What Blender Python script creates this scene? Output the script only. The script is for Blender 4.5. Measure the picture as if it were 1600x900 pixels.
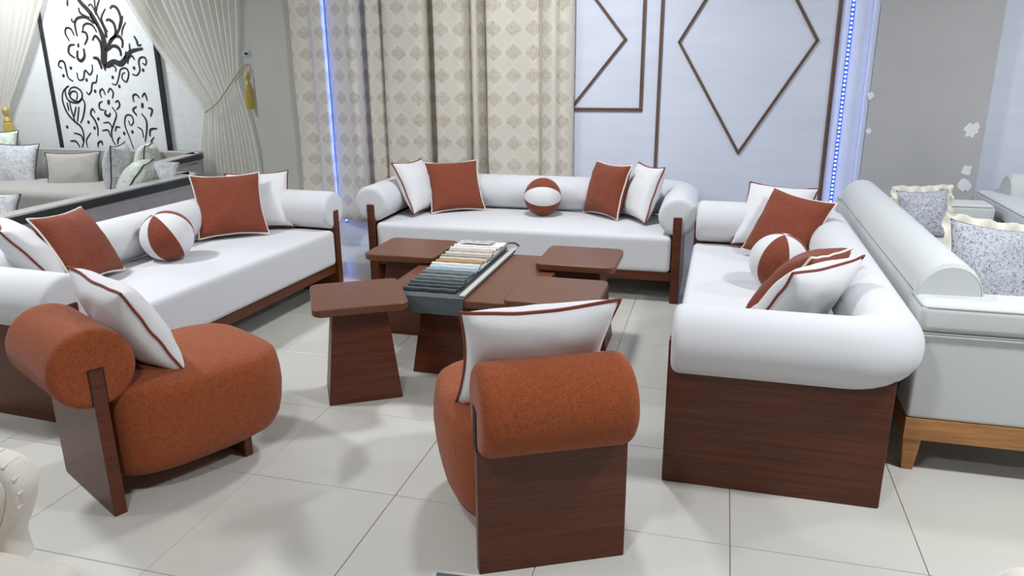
import bpy, bmesh, math, random
from mathutils import Vector, Matrix, noise
random.seed(7)
for o in list(bpy.data.objects): bpy.data.objects.remove(o)
scn = bpy.context.scene
C = scn.collection
PI = math.pi
def R(d): return math.radians(d)

# ---------------------------------------------------------------- camera
FPX, PITCH, YAW, ROLL = 1182.257, 0.295457, 0.267933, -0.0085879
CAM = Vector((1.67954, -1.66615, 1.55516))
_fw = Vector((-math.sin(YAW)*math.cos(PITCH), math.cos(YAW)*math.cos(PITCH), -math.sin(PITCH)))
_rt = Vector((math.cos(YAW), math.sin(YAW), 0)); _up = _rt.cross(_fw)
_c, _s = math.cos(ROLL), math.sin(ROLL)
RT, UP = _c*_rt + _s*_up, -_s*_rt + _c*_up
cam = bpy.data.cameras.new('camera'); cam.sensor_width = 36; cam.lens = 36*FPX/1600
camo = bpy.data.objects.new('camera', cam); C.objects.link(camo)
M = Matrix((RT, UP, -_fw)).transposed().to_4x4(); M.translation = CAM
camo.matrix_world = M
scn.camera = camo
def ray(x, y): return _fw + RT*((x-800)/FPX) + UP*((450-y)/FPX)
def aty(x, y, Y):
    d = ray(x, y); return CAM + d*((Y-CAM.y)/d.y)
def atz(x, y, z=0):
    d = ray(x, y); return CAM + d*((z-CAM.z)/d.z)

# ---------------------------------------------------------------- world, lamps, exposure
w = bpy.data.worlds.new('world'); scn.world = w; w.use_nodes = True
w.node_tree.nodes['Background'].inputs[0].default_value = (0.93, 0.97, 1.0, 1)
w.node_tree.nodes['Background'].inputs[1].default_value = 0.30
scn.view_settings.view_transform = 'Standard'; scn.view_settings.look = 'None'
scn.view_settings.exposure = 0.0; scn.view_settings.gamma = 1.0
def area(loc, sx, sy, power, col=(1, 1, 1), rot=(0, 0, 0)):
    l = bpy.data.lights.new('ceiling_lamp', 'AREA'); l.shape = 'RECTANGLE'; l.size = sx; l.size_y = sy
    l.energy = power; l.color = col
    o = bpy.data.objects.new('ceiling_lamp', l); o.location = loc; o.rotation_euler = rot; C.objects.link(o); return o
COOL = (0.93, 0.96, 1.0)
for x, y, p in ((3.3, 0.5, 80), (-2.3, 0.9, 74), (0.6, 2.7, 54), (0.9, -1.5, 44), (-2.2, -0.6, 20), (-4.8, 3.8, 78), (4.6, 2.6, 38)):
    q = 0.6 if x < -4 else 0.28
    area((x, y, 2.92), q, q, p, COOL)

# ---------------------------------------------------------------- materials
class NT:
    def __init__(s, name):
        s.m = bpy.data.materials.new(name); s.m.use_nodes = True
        s.t = s.m.node_tree; s.b = s.t.nodes['Principled BSDF']; s.out = s.t.nodes['Material Output']
    def n(s, typ, **kw):
        nd = s.t.nodes.new(typ)
        for k, v in kw.items(): setattr(nd, k, v)
        return nd
    def l(s, a, b): s.t.links.new(a, b)
    def math(s, op, a, b=None, c=None):
        nd = s.n('ShaderNodeMath', operation=op)
        for i, v in enumerate((a, b, c)):
            if v is None: continue
            if isinstance(v, (int, float)): nd.inputs[i].default_value = v
            else: s.l(v, nd.inputs[i])
        return nd.outputs[0]
    def coord(s, kind='Object', scale=(1, 1, 1)):
        tc = s.n('ShaderNodeTexCoord'); mp = s.n('ShaderNodeMapping'); mp.inputs['Scale'].default_value = scale
        s.l(tc.outputs[kind], mp.inputs['Vector']); return mp.outputs[0]
    def noise(s, vec, scale, detail=3, rough=0.5):
        nd = s.n('ShaderNodeTexNoise'); nd.inputs['Scale'].default_value = scale
        nd.inputs['Detail'].default_value = detail; nd.inputs['Roughness'].default_value = rough
        s.l(vec, nd.inputs['Vector']); return nd.outputs['Fac']
    def ramp(s, fac, stops):
        nd = s.n('ShaderNodeValToRGB'); e = nd.color_ramp.elements
        while len(e) < len(stops): e.new(0.5)
        for i, (p, c) in enumerate(stops): e[i].position = p; e[i].color = (*c, 1)
        s.l(fac, nd.inputs[0]); return nd.outputs[0]
    def mix(s, fac, a, b, blend='MIX'):
        nd = s.n('ShaderNodeMix', data_type='RGBA', blend_type=blend)
        for sock, v in ((nd.inputs[0], fac), (nd.inputs[6], a), (nd.inputs[7], b)):
            if isinstance(v, (int, float)): sock.default_value = v
            elif isinstance(v, tuple): sock.default_value = (*v, 1)
            else: s.l(v, sock)
        return nd.outputs[2]
    def bump(s, h, strength, dist=0.002):
        nd = s.n('ShaderNodeBump'); nd.inputs['Strength'].default_value = strength; nd.inputs['Distance'].default_value = dist
        s.l(h, nd.inputs['Height']); s.l(nd.outputs[0], s.b.inputs['Normal'])
    def col(s, v):
        if isinstance(v, tuple): s.b.inputs['Base Color'].default_value = (*v, 1)
        else: s.l(v, s.b.inputs['Base Color'])
    def set(s, **kw):
        for k, v in kw.items(): s.b.inputs[k.replace('_', ' ')].default_value = v
def lin(r, g, b):
    f = lambda v: (v/255/12.92) if v/255 <= 0.04045 else ((v/255+0.055)/1.055)**2.4
    return (f(r), f(g), f(b))
def dk(c, k): return tuple(x*k for x in c)

def fabric(name, c, var=0.88, scale=420, bump=0.35, rough=0.95, big=0.0, sheen=0.15):
    t = NT(name); v = t.coord()
    f = t.noise(v, scale, 2); col = t.ramp(f, ((0.35, dk(c, var)), (0.65, c)))
    if big:
        g = t.noise(v, 5, 3); col = t.mix(t.math('MULTIPLY', g, big), col, dk(c, 0.7))
    t.col(col); t.bump(f, bump, 0.0015); t.set(Roughness=rough, Sheen_Weight=sheen, Specular_IOR_Level=0.2)
    return t.m
def weave(name, c, c2, scale=230):
    t = NT(name); v = t.coord()
    vo = t.n('ShaderNodeTexVoronoi'); vo.inputs['Scale'].default_value = scale; t.l(v, vo.inputs['Vector'])
    f = vo.outputs['Distance']; nz = t.noise(v, 60, 3)
    f2 = t.math('ADD', t.math('MULTIPLY', f, 1.0), t.math('MULTIPLY', nz, 0.35))
    t.col(t.ramp(f2, ((0.2, c), (1.0, c2)))); t.bump(t.math('SUBTRACT', 1.0, f), 0.5, 0.0015)
    t.set(Roughness=0.9, Sheen_Weight=0.1, Specular_IOR_Level=0.25)
    return t.m
def wood(name, c1, c2, scale, rough=0.3, coat=0.35, bs=0.06):
    t = NT(name); v = t.coord('Object', scale)
    f = t.noise(v, 1.0, 6, 0.65); g = t.noise(t.coord('Object', tuple(s*3.1 for s in scale)), 1.0, 3)
    h = t.math('ADD', t.math('MULTIPLY', f, 0.7), t.math('MULTIPLY', g, 0.3))
    t.col(t.ramp(h, ((0.34, c1), (0.66, c2)))); t.bump(h, bs, 0.0006)
    t.set(Roughness=rough, Coat_Weight=coat, Coat_Roughness=0.2, Specular_IOR_Level=0.4)
    return t.m
def plain(name, c, rough=0.5, metal=0.0, **kw):
    t = NT(name); v = t.coord(); f = t.noise(v, 14, 3)
    t.col(t.ramp(f, ((0.3, dk(c, 0.93)), (0.7, c)))); t.set(Roughness=rough, Metallic=metal, **kw); return t.m

WHITE = fabric('white_boucle', (0.665, 0.67, 0.685), 0.9, 520, 0.25)
PWHITE = fabric('white_linen', (0.72, 0.72, 0.725), 0.93, 300, 0.2)
RUST = weave('rust_weave', lin(178, 95, 51), lin(112, 52, 25), 420)
RUSTP = weave('rust_cushion_weave', lin(150, 80, 56), lin(106, 50, 34), 420)
PIPER = fabric('rust_piping', lin(132, 62, 46), 0.8, 700)
PIPEW = fabric('cream_piping', lin(235, 225, 215), 0.9, 700)
WOODV = wood('walnut_veneer', lin(64, 26, 9), lin(102, 48, 20), (2.2, 2.2, 70), 0.42, 0.08)
WOODT = wood('walnut_top', lin(96, 58, 38), lin(110, 68, 45), (2.5, 60, 2.5), 0.36, 0.1, 0.015)
OAK = wood('oak', lin(150, 98, 52), lin(196, 142, 88), (3, 3, 45), 0.5, 0.05)
ZIP = plain('zip_tape_cloth', lin(132, 124, 104), 0.7)
BLACK = plain('black_lacquer', lin(44, 46, 48), 0.35)
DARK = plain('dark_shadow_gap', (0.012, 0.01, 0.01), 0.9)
GREYVEL = fabric('grey_velvet', lin(168, 165, 160), 0.9, 200, 0.15, 0.8, 0.35, 0.4)
GREYVINYL = plain('grey_leatherette', lin(158, 154, 156), 0.55)
GREYPAD = fabric('pale_grey_linen', lin(205, 208, 206), 0.92, 350, 0.2)
GREYPIPE = fabric('grey_seam_piping', lin(150, 153, 152), 0.85, 500)
GREYCUSH = fabric('grey_cushion_velvet', lin(170, 166, 158), 0.9, 260, 0.2, 0.8, 0.3, 0.3)
CREAMV = fabric('cream_velvet', lin(214, 206, 194), 0.9, 240, 0.2, 0.8, 0.25, 0.4)
GOLD = plain('gold_silk', lin(190, 165, 85), 0.45)
ROPE = plain('pale_rope', lin(170, 160, 110), 0.7)
STEEL = plain('brushed_steel', (0.6, 0.6, 0.62), 0.3, 1.0)
def speckle(name, base, dark, scale, thr):
    t = NT(name); v = t.coord(); f = t.noise(v, scale, 4, 0.7); g = t.noise(v, scale*0.3, 2)
    h = t.math('ADD', t.math('MULTIPLY', f, 0.75), t.math('MULTIPLY', g, 0.25))
    t.col(t.ramp(h, ((thr-0.05, dark), (thr+0.03, base)))); t.set(Roughness=0.6); t.bump(h, 0.25, 0.002); return t.m
SPECK = speckle('grey_damask', lin(196, 199, 200), lin(140, 144, 152), 120, 0.47)
SPECKB = speckle('black_fleck_damask', lin(188, 190, 198), lin(92, 94, 106), 210, 0.47)
GREENISH = speckle('celadon_damask', lin(206, 214, 202), lin(176, 186, 176), 26, 0.46)
RUFF = speckle('champagne_satin', lin(222, 217, 202), lin(172, 164, 142), 18, 0.42)

def tile_mat():
    t = NT('porcelain_tile'); oi = t.n('ShaderNodeObjectInfo')
    tc = t.n('ShaderNodeTexCoord'); ad = t.n('ShaderNodeVectorMath', operation='ADD')
    ge = t.n('ShaderNodeNewGeometry')
    v = ge.outputs['Position']
    f = t.noise(v, 1.6, 4); g = t.noise(v, 7, 4); sp = t.noise(v, 190, 2)
    c = t.ramp(f, ((0.3, lin(198, 195, 186)), (0.7, lin(203, 201, 193))))
    c = t.mix(t.math('MULTIPLY', oi.outputs['Random'], 0.25), c, lin(190, 188, 178))
    d = t.math('MULTIPLY', t.math('GREATER_THAN', sp, 0.735), t.math('GREATER_THAN', g, 0.62))
    c = t.mix(t.math('MULTIPLY', d, 0.7), c, lin(60, 58, 54))
    t.col(c)
    r = t.n('ShaderNodeMapRange'); t.l(g, r.inputs[0]); r.inputs[3].default_value = 0.27; r.inputs[4].default_value = 0.33
    t.l(r.outputs[0], t.b.inputs['Roughness']); t.set(Specular_IOR_Level=0.45)
    return t.m
TILE = tile_mat()
GROUT = plain('dark_grout', lin(112, 106, 96), 0.9)
def wallmat(name, c, streak=(1.2, 1, 9), amt=0.08, rough=0.55):
    t = NT(name); ge = t.n('ShaderNodeNewGeometry'); mp = t.n('ShaderNodeMapping'); mp.inputs['Scale'].default_value = streak
    t.l(ge.outputs['Position'], mp.inputs['Vector'])
    f = t.noise(mp.outputs[0], 1.5, 5, 0.6); g = t.noise(ge.outputs['Position'], 2.2, 3)
    h = t.math('ADD', t.math('MULTIPLY', f, 0.6), t.math('MULTIPLY', g, 0.4))
    t.col(t.ramp(h, ((0.35, dk(c, 1-amt)), (0.65, c)))); t.bump(f, 0.15, 0.01); t.set(Roughness=rough); return t.m
WPANEL = wallmat('satin_white_paint', (0.68, 0.72, 0.82), rough=0.42)
WGREY = wallmat('grey_plaster', lin(184, 183, 182), (1, 1, 1), 0.1, 0.9)
WBEIGE = wallmat('beige_plaster', lin(186, 186, 176), (1, 1, 1), 0.1, 0.9)
WWHITE = wallmat('white_wall_paint', (0.72, 0.74, 0.77), (1, 1, 1), 0.05, 0.7)
WDARK = wallmat('mid_grey_paint', (0.36, 0.37, 0.38), (1, 1, 1), 0.05, 0.8)
WBLOCK = wallmat('painted_blockwork', (0.74, 0.77, 0.77), (1, 1, 1), 0.06, 0.7)
PATCH = plain('white_filler', (0.8, 0.81, 0.83), 0.9)
TRIM = wallmat('bronze_trim', lin(118, 98, 86), (1, 1, 20), 0.25, 0.35)
def led_mat():
    t = NT('blue_led'); t.set(Emission_Strength=95.0); t.b.inputs['Emission Color'].default_value = (0.16, 0.30, 1.0, 1)
    t.b.inputs['Base Color'].default_value = (0.1, 0.3, 1, 1); return t.m
LED = led_mat()
STRIP = plain('blue_tape', lin(40, 80, 205), 0.5)

def brocade():
    t = NT('champagne_brocade'); uv = t.n('ShaderNodeTexCoord').outputs['UV']
    sx = t.n('ShaderNodeSeparateXYZ'); t.l(uv, sx.inputs[0]); u, v = sx.outputs[0], sx.outputs[1]
    P, Q = 0.150, 0.168
    def cell(off):
        a = t.math('SUBTRACT', t.math('FRACT', t.math('ADD', t.math('DIVIDE', u, P), off)), 0.5)
        b = t.math('SUBTRACT', t.math('FRACT', t.math('ADD', t.math('DIVIDE', v, Q), off)), 0.5)
        return a, b
    a, b = cell(0.0)
    bb = t.math('ADD', b, 0.36)
    r = t.math('SQRT', t.math('ADD', t.math('MULTIPLY', a, a), t.math('MULTIPLY', bb, bb)))
    th = t.math('ARCTAN2', a, bb)
    lim = t.math('ADD', 0.64, t.math('MULTIPLY', t.math('COSINE', t.math('MULTIPLY', th, 9)), 0.03))
    lim = t.math('SUBTRACT', lim, t.math('MULTIPLY', t.math('ABSOLUTE', th), 0.16))
    fan = t.math('MULTIPLY', t.math('LESS_THAN', r, lim), t.math('LESS_THAN', t.math('ABSOLUTE', th), 1.0))
    rib = t.math('GREATER_THAN', t.math('SINE', t.math('ADD', t.math('MULTIPLY', th, 22), t.math('MULTIPLY', r, 14))), -0.2)
    fan = t.math('MULTIPLY', fan, t.math('ADD', 0.45, t.math('MULTIPLY', rib, 0.55)))
    def ring(off):
        a, b = cell(off)
        q = t.math('SQRT', t.math('ADD', t.math('MULTIPLY', a, a), t.math('MULTIPLY', t.math('ADD', b, 0.1), t.math('ADD', b, 0.1))))
        return t.math('MULTIPLY', t.math('LESS_THAN', t.math('ABSOLUTE', t.math('SUBTRACT', q, 0.47)), 0.045), t.math('GREATER_THAN', b, -0.1))
    rg = t.math('MAXIMUM', ring(0.0), ring(0.5))
    pn = t.noise(t.coord('Object', (1, 1, 1)), 45, 3)
    c = t.mix(t.math('MULTIPLY', rg, 0.32), lin(231, 225, 212), lin(242, 239, 231))
    c = t.mix(t.math('MULTIPLY', fan, t.math('MULTIPLY', t.math('POWER', pn, 1.6), 1.05)), c, lin(172, 154, 126))
    t.col(c); nz = t.noise(t.coord('Object', (1, 1, 0.4)), 9, 4)
    t.bump(t.math('ADD', t.math('MULTIPLY', nz, 1.0), t.math('MULTIPLY', fan, 0.15)), 0.5, 0.03)
    t.set(Roughness=0.34, Sheen_Weight=0.3, Specular_IOR_Level=0.5)
    tr = t.n('ShaderNodeBsdfTranslucent'); t.l(c, tr.inputs[0]); mx = t.n('ShaderNodeMixShader'); mx.inputs[0].default_value = 0.3
    t.l(t.b.outputs[0], mx.inputs[1]); t.l(tr.outputs[0], mx.inputs[2]); t.l(mx.outputs[0], t.out.inputs[0]); return t.m
BROC = brocade()
def sheer():
    t = NT('ivory_voile'); t.col(lin(242, 240, 233)); t.set(Roughness=0.9)
    tr = t.n('ShaderNodeBsdfTranslucent'); tr.inputs[0].default_value = (*lin(242, 240, 233), 1)
    tp = t.n('ShaderNodeBsdfTransparent')
    m1 = t.n('ShaderNodeMixShader'); m1.inputs[0].default_value = 0.4; t.l(t.b.outputs[0], m1.inputs[1]); t.l(tr.outputs[0], m1.inputs[2])
    m2 = t.n('ShaderNodeMixShader'); m2.inputs[0].default_value = 0.14; t.l(m1.outputs[0], m2.inputs[1]); t.l(tp.outputs[0], m2.inputs[2])
    t.l(m2.outputs[0], t.out.inputs[0]); return t.m
SHEER = sheer()
INK = plain('black_paint', lin(44, 38, 40), 0.6)
BOARD = plain('white_board', (0.78, 0.81, 0.82), 0.45)

# ---------------------------------------------------------------- mesh helpers
def obj(name, bm, mat, parent=None, smooth=35, loc=None):
    me = bpy.data.meshes.new(name)
    bmesh.ops.recalc_face_normals(bm, faces=bm.faces)
    bm.to_mesh(me); bm.free()
    for m in (mat if isinstance(mat, (list, tuple)) else [mat]): me.materials.append(m)
    if smooth:
        me.polygons.foreach_set('use_smooth', [True]*len(me.polygons))
        me.set_sharp_from_angle(angle=R(smooth))
    o = bpy.data.objects.new(name, me); C.objects.link(o)
    if smooth == 35:
        wn = o.modifiers.new('weighted', 'WEIGHTED_NORMAL'); wn.keep_sharp = True
    if parent is not None: o.parent = parent
    if loc is not None: o.location = loc
    return o
def tag(o, label=None, cat=None, group=None, kind=None):
    if label: o['label'] = label
    if cat: o['category'] = cat
    if group: o['group'] = group
    if kind: o['kind'] = kind
    return o
def thing(name, label, cat, loc=(0, 0, 0), rz=0.0, group=None):
    o = bpy.data.objects.new(name, None); C.objects.link(o); o.empty_display_size = 0.1
    o.location = loc; o.rotation_euler = (0, 0, rz); return tag(o, label, cat, group)
def struct(name, bm, mat, parent=None, smooth=35):
    o = obj(name, bm, mat, parent, smooth)
    if parent is None: o['kind'] = 'structure'
    return o
def box(x0, x1, y0, y1, z0, z1, bev=0.0, seg=2, bm=None):
    b = bmesh.new()
    vs = [b.verts.new((x, y, z)) for z in (z0, z1) for y in (y0, y1) for x in (x0, x1)]
    for f in ((0, 2, 3, 1), (4, 5, 7, 6), (0, 1, 5, 4), (2, 6, 7, 3), (0, 4, 6, 2), (1, 3, 7, 5)):
        b.faces.new([vs[i] for i in f])
    if bev: bmesh.ops.bevel(b, geom=list(b.edges), offset=bev, segments=seg, profile=0.5, affect='EDGES')
    if bm is None: return b
    join(bm, b); return bm
def join(bm, b):
    me = bpy.data.meshes.new('tmp'); b.to_mesh(me); b.free(); bm.from_mesh(me); bpy.data.meshes.remove(me)
def loft(rings, closed=True, cap=True, loop=False, bm=None, uv=None):
    bm = bm or bmesh.new()
    V = [[bm.verts.new(p) for p in r] for r in rings]
    n = len(V[0]); m = len(V)
    for i in range(m if loop else m-1):
        A, B = V[i], V[(i+1) % m]
        for j in range(n if closed else n-1):
            k = (j+1) % n
            bm.faces.new((A[j], A[k], B[k], B[j]))
    if cap and closed and not loop:
        bm.faces.new(V[0][::-1]); bm.faces.new(V[-1])
    return bm
def tube(pts, rad, seg=8, loop=False, bm=None, flat=1.0):
    pts = [Vector(p) for p in pts]; n = len(pts); rings = []; prev = None
    for i in range(n):
        if loop: t = pts[(i+1) % n]-pts[i-1]
        else: t = pts[min(i+1, n-1)]-pts[max(i-1, 0)]
        t.normalize()
        if prev is None:
            a = Vector((0, 0, 1)) if abs(t.z) < 0.9 else Vector((1, 0, 0)); nrm = (a - t*a.dot(t)).normalized()
        else: nrm = (prev - t*prev.dot(t)).normalized()
        prev = nrm; bi = t.cross(nrm); r = rad[i] if isinstance(rad, (list, tuple)) else rad
        rings.append([pts[i]+nrm*(r*math.cos(2*PI*k/seg))+bi*(r*flat*math.sin(2*PI*k/seg)) for k in range(seg)])
    return loft(rings, loop=loop, bm=bm)
def catmull(P, n=6, loop=False):
    P = [Vector(p) for p in P]; out = []; m = len(P)
    for i in range(m if loop else m-1):
        if loop: p0, p1, p2, p3 = P[i-1], P[i], P[(i+1) % m], P[(i+2) % m]
        else: p0, p1, p2, p3 = P[max(i-1, 0)], P[i], P[i+1], P[min(i+2, m-1)]
        for k in range(n):
            t = k/n
            out.append(0.5*((2*p1)+(p2-p0)*t+(2*p0-5*p1+4*p2-p3)*t*t+(3*p1-p0-3*p2+p3)*t**3))
    if not loop: out.append(P[-1])
    return out
def rrect(w, d, r, seg=6, cx=0, cy=0):
    out = []
    for sx, sy, a0 in ((1, 1, 0), (-1, 1, 90), (-1, -1, 180), (1, -1, 270)):
        for k in range(seg+1):
            a = R(a0+90*k/seg)
            out.append((cx+sx*(w/2-r)+r*math.cos(a), cy+sy*(d/2-r)+r*math.sin(a)))
    return out
def slab(w, d, z0, z1, r, ch=0.006, seg=6):
    rg = []
    for ins, z in ((ch, z0), (0, z0+ch), (0, z1-ch), (ch*0.4, z1-ch*0.3), (ch, z1)):
        rg.append([(x, y, z) for x, y in rrect(w-2*ins, d-2*ins, max(r-ins, 0.002), seg)])
    return loft(rg)

# ---------------------------------------------------------------- setting
YW = 4.17
floor = struct('floor', box(-7, 6, -4.5, 5.6, -0.10, -0.004), GROUT)
tb = box(-0.2988, 0.2988, -0.2988, 0.2988, -0.012, 0.0)
bmesh.ops.bevel(tb, geom=[e for e in tb.edges if all(v.co.z > -0.001 for v in e.verts)], offset=0.0012, segments=1, affect='EDGES')
t0 = obj('tile', tb, TILE, floor, smooth=0)
first = True
for i in range(-8, 8):
    for j in range(-4, 9):
        o = t0 if first else t0.copy()
        if not first: C.objects.link(o); o.parent = floor
        first = False
        o.location = (0.6*i+0.3, 0.6*j+0.3, 0)
struct('ceiling', box(-7, 6, -4.5, 5.6, 3.0, 3.1), WDARK)
struct('wall_left', box(-7.1, -7, -4.5, 5.6, 0, 3.0), WDARK)
struct('wall_right', box(6, 6.1, -4.5, 5.6, 0, 3.0), WDARK)
struct('wall_rear', box(-7, 6, -4.6, -4.5, 0, 3.0), WDARK)
struct('wall_back', box(-1.62, 6, YW, YW+0.12, 0, 3.0), WPANEL)
struct('wall_pier_left', box(-2.135, -1.60, YW-0.05, 5.08, 0, 3.0, 0.004), WBEIGE)
pier = struct('wall_pier_right', box(2.64, 3.37, YW-0.07, YW+0.01, 0, 3.0, 0.004), WGREY)
struct('trim_pier', box(2.605, 2.64, YW-0.05, YW+0.01, 0, 3.0, 0.008), WPANEL)
# ragged filler patches along the pier edge
for px, py, s in ((1519, 203, 0.058), (1511, 267, 0.042), (1507, 291, 0.056), (1361, 150, 0.03), (1357, 205, 0.026)):
    c = aty(px, py, YW-0.071); b = bmesh.new()
    ring = [(c.x+s*(0.72+0.62*noise.noise(Vector((k*1.3, px*1.7, 0))))*math.cos(2*PI*k/14), c.z+s*1.2*(0.72+0.62*noise.noise(Vector((k*1.3, px*1.7, 3))))*math.sin(2*PI*k/14)) for k in range(14)]
    loft([[(x, YW-0.069, z) for x, z in ring], [(c.x+(x-c.x)*0.85, YW-0.074, c.z+(z-c.z)*0.85) for x, z in ring]], bm=b)
    obj('filler_patch', b, PATCH, pier)
# left bay, painted blockwork
YB = 5.0
bay = struct('wall_bay', box(-7, -2.1, YB-0.0115, YB+0.12, 0, 3.0), GROUT)
bay.data.materials.clear(); bay.data.materials.append(WBLOCK)
b0 = None
for j in range(13):
    for i in range(-1, 12):
        x = -6.6+0.405*i+(0.2 if j % 2 else 0)
        if x+0.2 > -2.1 or 0.205*j+0.205 > 2.9 : continue
        if b0 is None:
            b0 = obj('block', box(-0.2018, 0.2018, 0, 0.03, 0, 0.2042, 0.0012, 1), WBLOCK, bay); o = b0
        else: o = b0.copy(); C.objects.link(o); o.parent = bay
        o.location = (x, YB-0.0135-0.0015*random.random(), 0.205*j)

def bar(P, Q, w=0.026, d=0.014, y=YW, name='trim_bar', mat=None):
    # grooved moulding on the back wall between two (x, z) points
    P, Q = Vector((P[0], 0, P[1])), Vector((Q[0], 0, Q[1])); t = (Q-P).normalized(); nrm = Vector((-t.z, 0, t.x))
    P = P-t*w*0.3; Q = Q+t*w*0.3
    prof = [(-.5, 0), (-.5, .75), (-.38, 1), (-.2, 1), (-.12, .55), (.12, .55), (.2, 1), (.38, 1), (.5, .75), (.5, 0)]
    rg = [[E+nrm*(a*w)+Vector((0, y-d*b_, 0)) for a, b_ in prof] for E in (P, Q)]
    return loft(rg)
wx = lambda px, py: (aty(px, py, YW).x, aty(px, py, YW).z)
X1 = wx(1315, 0)[0]; X2 = wx(1030, 130)[0]; X3 = wx(1004, 100)[0]; Z3 = wx(940, 171)[1]
struct('trim_1', bar((X1, 0.0), (X1, 3.0), 0.031), TRIM)
struct('trim_2', bar((X2, 0.0), (X2, 3.0), 0.025), TRIM)
f = bmesh.new(); d_c = 0.575
for P, Q in (((X3, Z3), (X3, 2.95)), ((2*d_c-X3, Z3), (X3, Z3)), ((2*d_c-X3, Z3), (2*d_c-X3, 2.95))): join(f, bar(P, Q, 0.026))
struct('trim_3', f, TRIM)
def diamond(n, cx, cz, a, h, wd):
    root = None
    pts = [(cx-a, cz), (cx, cz-h), (cx+a, cz), (cx, cz+h)]
    f = bmesh.new()
    for k in range(4): join(f, bar(pts[k], pts[(k+1) % 4], wd))
    struct(n, f, TRIM)
diamond('trim_4', 1.806, 1.652, 0.465, 0.778, 0.021)
diamond('trim_5', 0.578, 1.676, 0.378, 0.470, 0.021)
struct('baseboard_back', box(-1.28, 2.6, YW-0.012, YW, 0, 0.09, 0.003), WPANEL)

def led_strip(x, z0, z1, label, step=0.029):
    root = thing('led_strip', label, 'led strip', (x, YW, 0))
    obj('tape', box(-0.011, 0.011, -0.004, 0, z0, z1), STRIP, root, 0)
    m = bmesh.new(); z = z0+0.02
    while z < z1:
        r = 0.0056
        join(m, loft([[(r*math.cos(2*PI*k/8), -0.004, z+r*math.sin(2*PI*k/8)) for k in range(8)], [(0.7*r*math.cos(2*PI*k/8), -0.0085, z+0.7*r*math.sin(2*PI*k/8)) for k in range(8)]]))
        z += step
    tag(obj('diodes', m, LED, root), kind='stuff')
    return root
XL = wx(1317, 150)[0]
led_strip(XL, 0.0, 2.95, 'blue glowing led strip running up the white wall beside the grey pier')

# ---------------------------------------------------------------- soft goods
def uring(path_pts, prof_r, cap_r=0.03, seg=28, fz=1.0, bulge=0.004):
    """round roll swept along a horizontal path, ends capped flat with a rounded edge"""
    P = [Vector(p) for p in path_pts]; rings = []
    def ring(c, t, r):
        n = Vector((-t.y, t.x, 0)); return [c+n*(r*math.cos(2*PI*k/seg))+Vector((0, 0, r*fz*math.sin(2*PI*k/seg))) for k in range(seg)]
    T = []
    for i in range(len(P)): t = P[min(i+1, len(P)-1)]-P[max(i-1, 0)]; t.z = 0; T.append(t.normalized())
    t0, t1 = T[0], T[-1]
    for s in (0.25, 0.6, 0.85): rings.append(ring(P[0]-t0*bulge*(1-s), t0, (prof_r-cap_r)*s))
    for k in range(5): a = R(90*k/4); rings.append(ring(P[0]+t0*cap_r*(1-math.sin(a)), t0, prof_r-cap_r+cap_r*math.sin(a)) if False else ring(P[0]+t0*cap_r*(1-math.cos(a)), t0, prof_r-cap_r+cap_r*math.sin(a)))
    L0 = (P[0]-P[1]).length
    for i in range(1, len(P)-1): rings.append(ring(P[i], T[i], prof_r))
    for k in range(4, -1, -1): a = R(90*k/4); rings.append(ring(P[-1]-t1*cap_r*(1-math.cos(a)), t1, prof_r-cap_r+cap_r*math.sin(a)))
    for s in (0.85, 0.6, 0.25): rings.append(ring(P[-1]+t1*bulge*(1-s), t1, (prof_r-cap_r)*s))
    return loft(rings)
def softbox(w, d, z0, z1, bev, crown=0.012, cx=0, cy=0, n=10):
    b = box(cx-w/2, cx+w/2, cy-d/2, cy+d/2, z0, z1)
    bmesh.ops.subdivide_edges(b, edges=list(b.edges), cuts=n, use_grid_fill=True)
    for v in b.verts:
        u, q = (v.co.x-cx)/(w/2), (v.co.y-cy)/(d/2); tz = (v.co.z-z0)/(z1-z0)
        # round the edges: superellipsoid style pull-in near each edge
        dx, dy, dz = max(0, abs(v.co.x-cx)-(w/2-bev)), max(0, abs(v.co.y-cy)-(d/2-bev)), max(0, abs(v.co.z-(z0+z1)/2)-((z1-z0)/2-bev))
        L = math.sqrt(dx*dx+dy*dy+dz*dz)
        if L > bev:
            k = bev/L
            v.co.x -= math.copysign(dx*(1-k), v.co.x-cx); v.co.y -= math.copysign(dy*(1-k), v.co.y-cy); v.co.z -= math.copysign(dz*(1-k), v.co.z-(z0+z1)/2)
        v.co.z += crown*max(0, 1-u*u)*max(0, 1-q*q)*(1 if tz > 0.5 else 0)
    return b
def softbox2(w, d, z0, z1, bev, crown=0.012, cx=0, cy=0):
    """upholstered block with clean rounded edges and a slightly domed top"""
    b = box(cx-w/2, cx+w/2, cy-d/2, cy+d/2, z0, z1, bev, 4)
    es = [e for e in b.edges if e.calc_length() > 0.12]
    bmesh.ops.subdivide_edges(b, edges=es, cuts=8, use_grid_fill=True)
    for v in b.verts:
        if v.co.z > z1-bev*0.2:
            u, q = (v.co.x-cx)/(w/2), (v.co.y-cy)/(d/2); v.co.z += crown*max(0, 1-u*u)**0.7*max(0, 1-q*q)**0.7
    return b

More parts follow.
